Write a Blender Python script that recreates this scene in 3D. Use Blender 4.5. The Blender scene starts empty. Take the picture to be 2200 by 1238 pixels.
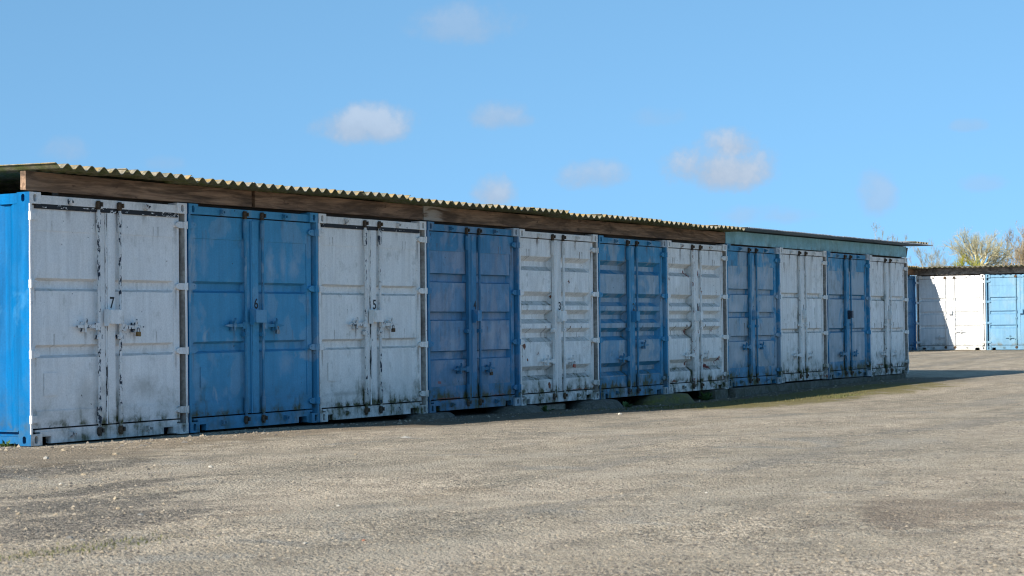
import bpy, bmesh, math, random
from mathutils import Vector, Matrix
R = math.radians
rnd = random.Random(7)
sc = bpy.context.scene
col = sc.collection

# ------------------------------------------------------------------ camera
cam_d = bpy.data.cameras.new('camera'); cam = bpy.data.objects.new('camera', cam_d); col.objects.link(cam); sc.camera = cam
YAW, PIT, ROL = R(-59.3303), R(1.1281), R(-0.6279)
def cam_axis(r3, u3, f2):
    c, s = math.cos(ROL), math.sin(ROL); r = r3*c - u3*s; u2 = r3*s + u3*c
    c, s = math.cos(PIT), math.sin(PIT); f = f2*c - u2*s; u = f2*s + u2*c
    return Vector((math.cos(YAW)*r - math.sin(YAW)*f, math.sin(YAW)*r + math.cos(YAW)*f, u))
ax, ay, az = cam_axis(1, 0, 0), cam_axis(0, 1, 0), -cam_axis(0, 0, 1)
M = Matrix((ax, ay, az)).transposed().to_4x4(); M.translation = Vector((-14.024, -14.0235, 1.1759))
cam.matrix_world = M
cam_d.sensor_width = 36; cam_d.lens = 4061.9/2200*36
cam_d.clip_start = .1; cam_d.clip_end = 6000
cam_d.dof.use_dof = True; cam_d.dof.focus_distance = 26; cam_d.dof.aperture_fstop = 5.6

# ------------------------------------------------------------------ light and exposure
LIGHT = Vector((1.95, -.33, -1)).normalized()
SUN_EL = math.asin(-LIGHT.z); SUN_ROT = math.atan2(-LIGHT.x, -LIGHT.y)
sd = bpy.data.lights.new('sun', 'SUN'); sun = bpy.data.objects.new('sun', sd); col.objects.link(sun)
sd.energy = 3.5; sd.angle = R(.5); sd.color = (1, .93, .82)
sun.rotation_euler = LIGHT.to_track_quat('-Z', 'Y').to_euler()
sun.location = (0, 0, 40)
sc.view_settings.view_transform = 'Standard'; sc.view_settings.look = 'None'
sc.view_settings.exposure = 1.25; sc.view_settings.gamma = 1; sc.view_settings.use_curve_mapping = False
sc.cycles.use_denoising = True
sc.cycles.filter_width = 1.15
sc.cycles.max_bounces = 6

# ------------------------------------------------------------------ node helper
class NT:
    def __init__(s, tree): s.t = tree; s.N = tree.nodes; s.L = tree.links
    def put(s, sock, v):
        if hasattr(v, 'is_output'): s.L.new(v, sock)
        elif v is not None:
            if isinstance(v, (tuple, list)) and sock.type == 'RGBA' and len(v) == 3: v = (*v, 1)
            sock.default_value = v
    def n(s, typ, **p):
        n = s.N.new(typ)
        for k, v in p.items(): setattr(n, k, v)
        return n
    def m(s, op, a, b=None, c=None, clamp=False):
        n = s.n('ShaderNodeMath', operation=op, use_clamp=clamp); s.put(n.inputs[0], a); s.put(n.inputs[1], b); s.put(n.inputs[2], c); return n.outputs[0]
    def v(s, op, a, b=None):
        n = s.n('ShaderNodeVectorMath', operation=op); s.put(n.inputs[0], a); s.put(n.inputs[1], b)
        return n.outputs['Value'] if op in ('DOT_PRODUCT', 'LENGTH') else n.outputs[0]
    def mix(s, f, a, b, mode='MIX'):
        n = s.n('ShaderNodeMix', data_type='RGBA', blend_type=mode); s.put(n.inputs[0], f); s.put(n.inputs[6], a); s.put(n.inputs[7], b); return n.outputs[2]
    def rng(s, v, a, b, c=0., d=1.):
        n = s.n('ShaderNodeMapRange', interpolation_type='SMOOTHSTEP'); s.put(n.inputs[0], v)
        for i, q in enumerate((a, b, c, d)): s.put(n.inputs[i+1], q)
        return n.outputs[0]
    def noise(s, vec, scale=1., detail=4., rough=.55, dist=0.):
        n = s.n('ShaderNodeTexNoise'); s.put(n.inputs['Vector'], vec); s.put(n.inputs['Scale'], scale); s.put(n.inputs['Detail'], detail)
        s.put(n.inputs['Roughness'], rough); s.put(n.inputs['Distortion'], dist); return n.outputs[0]
    def scalev(s, vec, k, off=(0, 0, 0)):
        return s.v('MULTIPLY', s.v('ADD', vec, off), k)
    def sep(s, vec):
        n = s.n('ShaderNodeSeparateXYZ'); s.put(n.inputs[0], vec); return n.outputs
    def grey(s, v):
        n = s.n('ShaderNodeCombineColor'); [s.put(n.inputs[i], v) for i in range(3)]; return n.outputs[0]

def new_mat(name):
    m = bpy.data.materials.new(name); m.use_nodes = True; nt = NT(m.node_tree)
    return m, nt, m.node_tree.nodes['Principled BSDF']
def bump(nt, bsdf, h, strength=.3, dist=.01):
    b = nt.n('ShaderNodeBump'); b.inputs['Strength'].default_value = strength; b.inputs['Distance'].default_value = dist
    nt.put(b.inputs['Height'], h); nt.L.new(b.outputs[0], bsdf.inputs['Normal'])

# ------------------------------------------------------------------ sky: clear blue with small fair-weather clouds
world = bpy.data.worlds.new('World'); sc.world = world; world.use_nodes = True
w = NT(world.node_tree); bg = w.N['Background']
sky = w.n('ShaderNodeTexSky', sky_type='NISHITA', sun_disc=False, sun_elevation=SUN_EL, sun_rotation=SUN_ROT)
sky.air_density = 1.0; sky.dust_density = .1; sky.ozone_density = 2.2; sky.altitude = 50
SKY_STR = .103
bg.inputs['Strength'].default_value = SKY_STR
D = w.v('NORMALIZE', w.n('ShaderNodeTexCoord').outputs['Generated'])
w.L.new(w.v('NORMALIZE', w.v('ADD', D, (0, 0, .35))), sky.inputs[0])     # a deep clear sky without a bright horizon band
nz = w.noise(D, 75, 7, .62); nz2 = w.noise(D, 26, 5, .58)
wob = w.m('ADD', w.m('MULTIPLY', w.m('SUBTRACT', nz, .5), 1.9), w.m('MULTIPLY', w.m('SUBTRACT', nz2, .5), 2.4))
# azimuth, elevation, width, height in degrees, opacity
CL = [(35.2,6.05,3.3,1.45,.85),(34.75,5.95,2.2,1.0,.6),(30.97,6.32,2.3,1.15,.6),(30.5,6.2,1.6,.7,.5),(28.16,4.46,2.4,1.15,.62),(24.3,4.65,3.7,1.9,1.),(24.0,5.2,2.1,1.5,1.),
      (31.2,4.0,1.5,1.3,.85),(32.1,8.98,4.0,1.6,.42),(19.7,3.67,1.2,1.9,.5),(17.0,5.72,1.1,.5,.3),(23.0,3.19,3.6,.8,.35),
      (43.9,5.27,1.6,1.0,.35),(41.1,4.92,1.5,.6,.22),(16.6,4.0,1.5,.7,.28),(26.2,6.18,1.6,.8,.2)]
cr = random.Random(3)
CL += [(55+300*i/12+cr.uniform(-4, 4), cr.uniform(3, 11), cr.uniform(1.5, 4), cr.uniform(.7, 1.8), cr.uniform(.3, .85)) for i in range(12)]
mask = None; lift = None
for a, e, ww, hh, op in CL:
    a, e = R(a), R(e)
    d = Vector((math.cos(a)*math.cos(e), math.sin(a)*math.cos(e), math.sin(e))); rt = Vector((math.sin(a), -math.cos(a), 0)); up = rt.cross(d)
    u = w.v('DOT_PRODUCT', D, tuple(rt/(R(ww)/2))); v = w.v('DOT_PRODUCT', D, tuple(up/(R(hh)/2)))
    vb = w.m('MULTIPLY', v, w.m('ADD', 1, w.m('MULTIPLY', w.m('LESS_THAN', v, 0), .35)))
    r2 = w.m('ADD', w.m('MULTIPLY', u, u), w.m('MULTIPLY', vb, vb))
    front = w.m('GREATER_THAN', w.v('DOT_PRODUCT', D, tuple(d)), .5)
    k = w.m('MULTIPLY', w.rng(w.m('ADD', w.m('SUBTRACT', 1, r2), wob), -.2, 1.1), w.m('MULTIPLY', front, op))
    lf = w.m('MULTIPLY', k, w.rng(w.m('ADD', v, wob), -.9, 1.1))
    mask = k if mask is None else w.m('MAXIMUM', mask, k)
    lift = lf if lift is None else w.m('MAXIMUM', lift, lf)
ccol = w.mix(lift, (1.65, 2.1, 2.75), (2.3, 2.75, 3.4))
skyc = w.mix(mask, w.mix(1, sky.outputs[0], (.79, 1.03, 1.0), 'MULTIPLY'), ccol)
w.L.new(skyc, bg.inputs['Color'])

# ------------------------------------------------------------------ mesh helper
class MB:
    def __init__(s): s.v = []; s.f = []; s.m = []; s.smooth = []
    def add(s, vs, fs, mi=0, sm=False):
        o = len(s.v); s.v += [tuple(p) for p in vs]
        for f in fs: s.f.append([o+i for i in f]); s.m.append(mi); s.smooth.append(sm)
    def box(s, x0, x1, y0, y1, z0, z1, mi=0):
        s.add([(x0,y0,z0),(x1,y0,z0),(x1,y1,z0),(x0,y1,z0),(x0,y0,z1),(x1,y0,z1),(x1,y1,z1),(x0,y1,z1)],
              [(0,1,5,4),(1,2,6,5),(2,3,7,6),(3,0,4,7),(4,5,6,7),(3,2,1,0)], mi)
    def prism(s, poly, y0, y1, mi=0):           # polygon in (x, z), counter-clockwise seen from the front (-y)
        n = len(poly)
        s.add([(x, y0, z) for x, z in poly]+[(x, y1, z) for x, z in poly],
              [tuple(range(n)), tuple(range(2*n-1, n-1, -1))]+[(i, i+n, (i+1) % n+n, (i+1) % n) for i in range(n)], mi)
    def tube(s, p0, p1, r0, r1=None, n=8, mi=0, cap=True):
        r1 = r0 if r1 is None else r1; p0 = Vector(p0); p1 = Vector(p1); d = (p1-p0).normalized()
        a = d.orthogonal().normalized(); b = d.cross(a); vs = []
        for p, r in ((p0, r0), (p1, r1)):
            for i in range(n):
                t = 2*math.pi*i/n; vs.append(p+a*math.cos(t)*r+b*math.sin(t)*r)
        s.add(vs, [(i, (i+1) % n, (i+1) % n+n, i+n) for i in range(n)], mi, True)
        if cap: s.add(vs, [tuple(range(n-1, -1, -1)), tuple(range(n, 2*n))], mi)
    def mesh(s, name, mats=()):
        me = bpy.data.meshes.new(name); me.from_pydata(s.v, [], s.f)
        me.polygons.foreach_set('material_index', s.m); me.polygons.foreach_set('use_smooth', s.smooth)
        for m in mats: me.materials.append(m)
        me.update(); return me
    def build(s, name, mats, parent=None, loc=(0, 0, 0), rz=0):
        return obj(name, s.mesh(name, mats if isinstance(mats, (list, tuple)) else [mats]), parent, loc, rz)
def obj(name, me, parent=None, loc=(0, 0, 0), rz=0, rot=None):
    o = bpy.data.objects.new(name, me); col.objects.link(o); o.parent = parent; o.location = loc
    o.rotation_euler = rot if rot else (0, 0, rz); return o
def tag(o, label, cat, group=None, kind=None):
    if label: o['label'] = label
    if cat: o['category'] = cat
    if group: o['group'] = group
    if kind: o['kind'] = kind
    return o
def struct(o): o['kind'] = 'structure'; return o
def lerp(pts, x):
    if x <= pts[0][0]: return pts[0][1]
    for (a, b), (c, d) in zip(pts, pts[1:]):
        if x <= c: return b+(d-b)*(x-a)/(c-a)
    return pts[-1][1]

# ------------------------------------------------------------------ materials
def paint(name, base, fade, seed, fade_amt=.3, grime=.5, chips=0., rust=0., ledge=.4, chipcol=(.012, .016, .028), z0=0., streak=.5, patch=.25, rods=0., blobs=(), spec=.3, runs=0., x0=0.):
    m, t, b = new_mat(name)
    g = t.n('ShaderNodeNewGeometry'); P = t.v('ADD', g.outputs['Position'], (seed*7.31 % 50, seed*3.17 % 50, 0.))
    z = t.m('SUBTRACT', t.sep(g.outputs['Position'])[2], z0)
    nb = t.noise(t.scalev(P, (1.5, 1.5, 1.0)), 1, 4, .62, .6)
    ns = t.noise(t.scalev(P, (13, 13, .8)), 1, 4, .6)
    nm = t.noise(P, 5, 5, .65); nf = t.noise(P, 55, 2, .6)
    th = .66-.3*fade_amt
    c = t.mix(t.m('MULTIPLY', t.rng(nb, th, th+.07), min(1, .35+fade_amt)), base, fade)
    c = t.mix(t.m('MULTIPLY', t.rng(t.noise(t.scalev(P, (3, 3, 2.2), (9, 4, 2)), 1, 3, .5), .52, .60), patch), c, fade)
    c = t.mix(1, c, t.grey(t.rng(ns, .25, .75, 1-.34*streak, 1.08)), 'MULTIPLY')
    c = t.mix(1, c, t.grey(t.rng(nf, .3, .7, .93, 1.05)), 'MULTIPLY')
    # rain-borne dirt, heaviest low down and in streaks; dust and algae on ledges
    low = t.rng(z, .0, .9, 1, 0); low = t.m('MULTIPLY', low, low)
    gm = t.m('MULTIPLY', low, t.rng(t.m('ADD', t.m('MULTIPLY', ns, .35), t.m('MULTIPLY', nm, .7)), .38, .68, .15, .95))
    gm = t.m('ADD', gm, t.m('MULTIPLY', t.rng(t.m('MULTIPLY', nm, ns), .27, .42), .35))
    nzv = t.sep(g.outputs['Normal'])[2]
    # grimy runs beside the lock rods and dust on ledges, as they lie on the real doors
    fxr = t.m('FRACT', t.m('DIVIDE', t.m('SUBTRACT', t.sep(g.outputs['Position'])[0], .011), 2.46)) if rods else None
    if rods:
        rod = t.m('MAXIMUM', t.rng(t.m('ABSOLUTE', t.m('SUBTRACT', fxr, .412)), .008, .028, 1, 0), t.rng(t.m('ABSOLUTE', t.m('SUBTRACT', fxr, .547)), .008, .026, 1, 0))
        gm = t.m('ADD', gm, t.m('MULTIPLY', rod, t.m('MULTIPLY', t.rng(nm, .35, .62, .1, .75), t.rng(z, .1, 2.4, rods, rods*.35))))
    gm = t.m('ADD', gm, t.m('MULTIPLY', t.rng(nzv, .25, .7), t.m('MULTIPLY', t.rng(ns, .3, .62, .35, 1), ledge)))
    edge = t.m('MULTIPLY', t.rng(z, .13, .2, 0, 1), t.rng(z, .17, .27, 1, 0))
    gm = t.m('ADD', gm, t.m('MULTIPLY', edge, t.rng(nm, .44, .62, .05, .7)))
    gc = t.mix(t.rng(nm, .4, .6), (.028, .03, .024), (.07, .075, .03))
    c = t.mix(t.m('MULTIPLY', gm, grime, clamp=True), c, gc)
    if rust > 0:
        nr = t.noise(t.scalev(P, (4.5, 4.5, 3.2), (3, 8, 1)), 1, 8, .68)
        rm = t.rng(nr, .76-.12*rust, .775-.12*rust)
        c = t.mix(rm, c, t.mix(t.rng(nf, .35, .65), (.10, .03, .018), (.25, .075, .03)))
        rr = t.m('MULTIPLY', edge, t.rng(ns, .5, .66, 0, min(1, rust)))
        c = t.mix(rr, c, (.17, .075, .03))
    if chips > 0:
        nc = t.noise(t.scalev(P, (24, 24, 11)), 1, 7, .66)
        c = t.mix(t.rng(nc, .72-.3*chips, .745-.3*chips), c, chipcol)
    if runs > 0:      # rusty runs below the cam keepers, hinges and bolts
        fx2 = t.m('MULTIPLY', t.m('FRACT', t.m('DIVIDE', t.m('SUBTRACT', t.sep(g.outputs['Position'])[0], .011), 2.46)), 2.46)
        wv = t.m('MULTIPLY', t.m('SUBTRACT', ns, .5), .05); rn = None
        for lx, zt, ln, wd in ((.605, 2.50, .3, .02), (1.783, 2.50, .25, .02), (.30, 2.31, .22, .006), (.36, 2.31, .3, .006), (1.93, 2.31, .25, .006), (2.0, 2.31, .18, .006), (.40, 1.14, .3, .006), (1.98, 1.15, .35, .006), (2.29, 2.32, .45, .012), (2.29, 1.62, .4, .012), (2.29, .90, .4, .012), (.13, 1.62, .3, .01), (.13, .9, .35, .01), (.86, 1.16, .3, .012), (1.62, 1.16, .25, .012)):
            k = t.m('MULTIPLY', t.rng(t.m('ABSOLUTE', t.m('ADD', t.m('SUBTRACT', fx2, lx), wv)), wd*.6, wd*2.6, 1, 0), t.m('MULTIPLY', t.rng(z, zt-ln, zt, 0, 1), t.m('LESS_THAN', z, zt)))
            rn = k if rn is None else t.m('MAXIMUM', rn, k)
        c = t.mix(t.m('MULTIPLY', rn, t.rng(nm, .35, .58, .35*runs, min(1, 1.3*runs))), c, (.12, .075, .045))
    if blobs:
        px = t.sep(g.outputs['Position'])[0]; nr2 = t.noise(P, 13, 5, .65)
        for lx, bz, rx, rz, bc, op in blobs:
            u = t.m('DIVIDE', t.m('SUBTRACT', px, x0+lx), rx); v = t.m('DIVIDE', t.m('SUBTRACT', z, bz), rz)
            d = t.m('ADD', t.m('SQRT', t.m('ADD', t.m('MULTIPLY', u, u), t.m('MULTIPLY', v, v))), t.m('MULTIPLY', t.m('SUBTRACT', nr2, .5), 3. if op > .7 else 1.6))
            c = t.mix(t.m('MULTIPLY', t.rng(d, .6, .78, 1, 0) if op > .7 else t.rng(d, -.1, 1.5, 1, 0), op), c, bc)
    spots = t.rng(t.noise(P, 21, 2, .4), .76, .79)
    c = t.mix(t.m('MULTIPLY', spots, .8), c, (.03, .03, .03))
    t.L.new(c, b.inputs['Base Color'])
    t.put(b.inputs['Roughness'], t.rng(nm, .3, .7, .42, .62))
    b.inputs['Specular IOR Level'].default_value = spec
    bump(t, b, t.m('ADD', t.noise(P, 2.6, 1, .5), t.m('MULTIPLY', nf, .05)), .35, .012)
    return m
def plain(name, c, rough=.6, metal=0., var=.25, scale=30., c2=None, strength=.25, bd=.004):
    m, t, b = new_mat(name); P = t.n('ShaderNodeNewGeometry').outputs['Position']
    n = t.noise(P, scale, 5, .6); n2 = t.noise(P, scale/9, 4, .6)
    k = t.mix(t.rng(n2, .42, .6), c, c2 or tuple(x*.75 for x in c))
    k = t.mix(1, k, t.grey(t.rng(n, .25, .75, 1-var, 1+var)), 'MULTIPLY')
    t.L.new(k, b.inputs['Base Color']); b.inputs['Roughness'].default_value = rough; b.inputs['Metallic'].default_value = metal
    bump(t, b, n, strength, bd); return m
def wood(name, dark, light, seed, pale_x=None):
    m, t, b = new_mat(name); P = t.v('ADD', t.n('ShaderNodeNewGeometry').outputs['Position'], (seed, seed*.7, seed*.3))
    gr = t.noise(t.scalev(P, (1.6, 26, 26)), 1, 7, .65, .8); big = t.noise(t.scalev(P, (1.1, 4, 7)), 1, 5, .6, 1.2)
    kn = t.rng(t.noise(t.scalev(P, (5, 8, 14)), 1, 3, .5, .6), .66, .72)
    c = t.mix(t.rng(gr, .3, .7), dark, light)
    c = t.mix(1, c, t.grey(t.rng(big, .3, .7, .38, 1.3)), 'MULTIPLY')
    c = t.mix(t.m('MULTIPLY', kn, .7), c, tuple(x*.35 for x in dark))
    if pale_x is not None:
        x = t.sep(t.n('ShaderNodeNewGeometry').outputs['Position'])[0]
        pm = t.rng(t.m('ADD', x, t.m('MULTIPLY', t.m('SUBTRACT', gr, .5), .9)), pale_x+.15, pale_x+.75, 1, 0)
        c = t.mix(t.m('MULTIPLY', pm, t.rng(big, .4, .55)), c, (.42, .38, .33))
    t.L.new(c, b.inputs['Base Color']); b.inputs['Roughness'].default_value = .85
    bump(t, b, t.m('ADD', gr, big), .5, .006); return m
def cement(name, base, algae, lichen=.5, seed=0.):
    m, t, b = new_mat(name); P = t.v('ADD', t.n('ShaderNodeNewGeometry').outputs['Position'], (seed, 0, 0))
    n = t.noise(P, 28, 6, .65); n2 = t.noise(P, 6, 6, .65, .5); n3 = t.noise(P, 2.1, 5, .6)
    c = t.mix(t.rng(n2, .38, .64), base, algae)
    c = t.mix(1, c, t.grey(t.rng(n, .25, .75, .6, 1.25)), 'MULTIPLY')
    if lichen > 0:
        lm = t.m('MULTIPLY', t.rng(t.noise(P, 9, 6, .6), .47, .56), t.rng(n3, .38, .55))
        c = t.mix(t.m('MULTIPLY', lm, lichen), c, (.36, .225, .05))
        c = t.mix(t.m('MULTIPLY', t.rng(t.noise(t.scalev(P, (1, 1, 1), (5, 5, 5)), 17, 5, .6), .58, .66), .7), c, (.36, .33, .27))
    t.L.new(c, b.inputs['Base Color']); b.inputs['Roughness'].default_value = .92
    bump(t, b, n, .6, .006); return m
def gasket_mat(name, paintcol, cover, seed, sc3=(11, 11, 30)):
    m, t, b = new_mat(name); P = t.v('ADD', t.n('ShaderNodeNewGeometry').outputs['Position'], (seed, seed, 0))
    n = t.noise(t.scalev(P, sc3), 1, 6, .68)
    k = t.rng(n, .70-.36*cover, .72-.36*cover)
    c = t.mix(k, paintcol, (.012, .014, .018)); t.L.new(c, b.inputs['Base Color']); b.inputs['Roughness'].default_value = .7
    bump(t, b, n, .3, .004); return m

M_rusty = plain('rusted_steel', (.06, .046, .034), .8, .2, .5, 60, (.10, .06, .03))
M_dark = plain('painted_shade_dark', (.018, .02, .024), .85)  # near-black colour stands in for shade inside casting holes and the container interior
M_rub = plain('black_rubber_seal', (.02, .02, .022), .8)
M_black = plain('black_stencil_paint', (.014, .015, .018), .6, 0, .3, 60)
M_brass = plain('tarnished_brass', (.22, .13, .045), .45, .7, .3, 80)
M_steelpad = plain('grey_steel', (.28, .29, .3), .4, .8, .3, 80)
M_redpad = plain('red_lacquer', (.32, .06, .03), .45, 0, .3, 80)
WHITE = (.85, .84, .81); WFADE = (.78, .755, .70)
BLUE = (.056, .285, .485); BFADE = (.36, .44, .50)

# ------------------------------------------------------------------ ground
HP = [(-8, 0), (0, 0), (4, -.012), (6, -.05), (10.7, -.1), (13, -.16), (17, -.165), (20, -.135), (25, -.09), (33, -.1), (37, -.04), (42, .135), (50, .145)]
def gh(x, y):
    s = sum(lerp(HP, x+d) for d in (-.8, -.4, 0, .4, .8))/5
    near = max(0., min(1., (-y-.6)/2.5))
    return s-.006+near*(.014*math.sin(x*.9+1.3*math.sin(y*.7))*math.cos(y*.8+.4*x)+.008*math.sin(2.3*x+1.1*y))
def axis_pts(lo, hi, st, far):
    a = [lo+(hi-lo)*i/round((hi-lo)/st) for i in range(round((hi-lo)/st)+1)]; s = st; q = hi; up = []; dn = []
    while q < far: s *= 1.5; q += s; up.append(q)
    s = st; q = lo
    while q > -far: s *= 1.5; q -= s; dn.append(q)
    return dn[::-1]+a+up
xs = axis_pts(-15, 52, .3, 3000); ys = axis_pts(-16, 9, .3, 3000)
nx = len(xs); g = MB()
g.v = [(x, y, gh(x, y)) for y in ys for x in xs]
g.f = [(j*nx+i, j*nx+i+1, (j+1)*nx+i+1, (j+1)*nx+i) for j in range(len(ys)-1) for i in range(nx-1)]
g.m = [0]*len(g.f); g.smooth = [True]*len(g.f)
def ground_mat():
    m, t, b = new_mat('worn_tarmac_with_chippings'); P = t.n('ShaderNodeNewGeometry').outputs['Position']; x, y, z = t.sep(P)
    def blob(cx, cy, rx, ry, n, k=1.2):
        u = t.m('DIVIDE', t.m('SUBTRACT', x, cx), rx); v = t.m('DIVIDE', t.m('SUBTRACT', y, cy), ry)
        r = t.m('SQRT', t.m('ADD', t.m('MULTIPLY', u, u), t.m('MULTIPLY', v, v)))
        return t.rng(t.m('ADD', r, t.m('MULTIPLY', t.m('SUBTRACT', n, .5), k*2)), .55, 1.1, 1, 0)
    big = t.noise(P, .45, 5, .6, .4); mid = t.noise(P, 2.6, 6, .65); fine = t.noise(P, 26, 5, .7); tiny = t.noise(P, 95, 3, .6)
    vo = t.n('ShaderNodeTexVoronoi'); vo.inputs['Scale'].default_value = 88; t.L.new(P, vo.inputs['Vector'])
    cell = t.sep(vo.outputs['Color'])[0]
    v2 = t.n('ShaderNodeTexVoronoi'); v2.inputs['Scale'].default_value = 37; t.L.new(t.v('ADD', P, t.scalev(P, (0, 0, 0), (0, 0, 0))), v2.inputs['Vector']); cell2 = t.sep(v2.outputs['Color'])[1]
    c = t.mix(t.rng(big, .35, .66), (.315, .265, .195), (.42, .345, .25))
    c = t.mix(t.rng(t.noise(P, .9, 4, .6, .7), .55, .7, 0, .55), c, (.25, .245, .22))
    trk = t.noise(t.scalev(P, (.11, .95, 1)), 1, 4, .55, .5)
    c = t.mix(t.rng(trk, .48, .62, 0, .75), c, (.46, .375, .275)); c = t.mix(t.rng(trk, .34, .46, .6, 0), c, (.25, .225, .185))
    c = t.mix(t.m('MULTIPLY', t.rng(t.noise(t.scalev(P, (1, 1, 1), (31, 7, 0)), .7, 5, .65, 1.), .6, .72), .45), c, (.30, .225, .15))
    c = t.mix(1, c, t.grey(t.rng(mid, .3, .7, .78, 1.16)), 'MULTIPLY')
    tw_ = t.m('MULTIPLY', t.m('SUBTRACT', t.noise(P, .35, 3, .5), .5), 1.6); yt = t.m('ADD', t.m('ADD', y, t.m('MULTIPLY', x, .07)), tw_); trm = None
    for yc in (-3.7, -5.3, -7.4, -8.9):
        k = t.rng(t.m('ABSOLUTE', t.m('SUBTRACT', yt, yc)), .12, .42, 1, 0); trm = k if trm is None else t.m('MAXIMUM', trm, k)
    trm = t.m('MULTIPLY', trm, t.rng(t.noise(P, .8, 4, .6), .38, .6)); c = t.mix(t.m('MULTIPLY', trm, .5), c, (.40, .345, .265)); c0 = c
    c = t.mix(1, c, t.grey(t.rng(cell, 0, 1, .64, 1.34)), 'MULTIPLY')
    c = t.mix(1, c, t.grey(t.rng(fine, .3, .7, .62, 1.3)), 'MULTIPLY')
    c = t.mix(1, c, t.grey(t.rng(cell2, 0, 1, .8, 1.2)), 'MULTIPLY')
    c = t.mix(t.m('MULTIPLY', t.rng(cell2, .06, .11, 1, 0), .6), c, (.07, .062, .055))
    c = t.mix(t.m('MULTIPLY', t.rng(cell, .96, .985), .5), c, (.58, .52, .42))
    c = t.mix(t.m('MULTIPLY', t.rng(tiny, .3, .38, 1, 0), .65), c, (.06, .055, .05))
    rgh = t.m('SUBTRACT', t.rng(t.noise(t.scalev(P, (1, 1, 1), (3, 17, 0)), .55, 5, .62, .6), .4, .6, .45, 1.), t.m('MULTIPLY', trm, .35)); c = t.mix(rgh, c0, c)
    # loose dark grit in the near left corner, brown earth by the row, rusty stain on the right
    grit = t.m('MAXIMUM', blob(-4.9, -5.0, 1.6, .55, mid), t.m('MAXIMUM', blob(-5.6, -5.9, 1.5, .5, mid), t.m('MAXIMUM', blob(-2.2, -2.4, 1.6, .5, mid), blob(-3.5, -4.2, 1.3, .25, mid))))
    c = t.mix(t.m('MULTIPLY', grit, t.rng(fine, .35, .6, .25, .9)), c, t.mix(t.rng(cell2, .2, .9), (.05, .046, .042), (.20, .175, .14)))
    earth = t.m('MAXIMUM', blob(-1.2, -1.0, 2.2, 1.3, mid), blob(3, -.9, 4.5, .7, mid))
    c = t.mix(t.m('MULTIPLY', earth, t.rng(fine, .3, .65, .25, .75)), c, (.20, .15, .095))
    stain = t.m('MAXIMUM', blob(-2.6, -10.3, 1.1, .6, mid), blob(-1.6, -10.9, 1.2, .35, mid))
    c = t.mix(t.m('MULTIPLY', stain, t.rng(fine, .35, .6, .05, .5)), c, (.17, .11, .075))
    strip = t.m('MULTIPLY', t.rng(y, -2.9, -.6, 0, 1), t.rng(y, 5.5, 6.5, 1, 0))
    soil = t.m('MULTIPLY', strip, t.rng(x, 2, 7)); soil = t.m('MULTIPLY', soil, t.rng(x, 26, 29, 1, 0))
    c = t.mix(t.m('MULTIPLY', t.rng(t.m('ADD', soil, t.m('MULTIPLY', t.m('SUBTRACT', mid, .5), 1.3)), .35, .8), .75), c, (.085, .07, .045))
    moss = t.m('MULTIPLY', t.m('MULTIPLY', t.rng(y, -3.4, -1.6), t.rng(y, -.8, .1, 1, 0)), t.m('MULTIPLY', t.rng(x, 10.5, 13.5), t.rng(x, 22, 27, 1, 0)))
    moss = t.m('MAXIMUM', moss, t.m('MULTIPLY', blob(-6.3, -6.75, 1.0, .26, mid, 2.2), .62))
    moss = t.rng(t.m('ADD', moss, t.m('MULTIPLY', t.m('SUBTRACT', mid, .5), 2.2)), .45, .85)
    c = t.mix(t.m('MULTIPLY', moss, .75), c, t.mix(fine, (.09, .085, .015), (.22, .17, .04)))
    t.L.new(c, b.inputs['Base Color']); b.inputs['Roughness'].default_value = .95; b.inputs['Specular IOR Level'].default_value = .2
    h = t.m('ADD', t.m('ADD', t.m('MULTIPLY', vo.outputs['Distance'], -.7), t.m('MULTIPLY', v2.outputs['Distance'], -1.3)), t.m('ADD', t.m('MULTIPLY', fine, .8), t.m('MULTIPLY', mid, 1.5)))
    bump(t, b, h, .9, .016); return m
M_ground = ground_mat()
struct(g.build('ground', M_ground))

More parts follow.
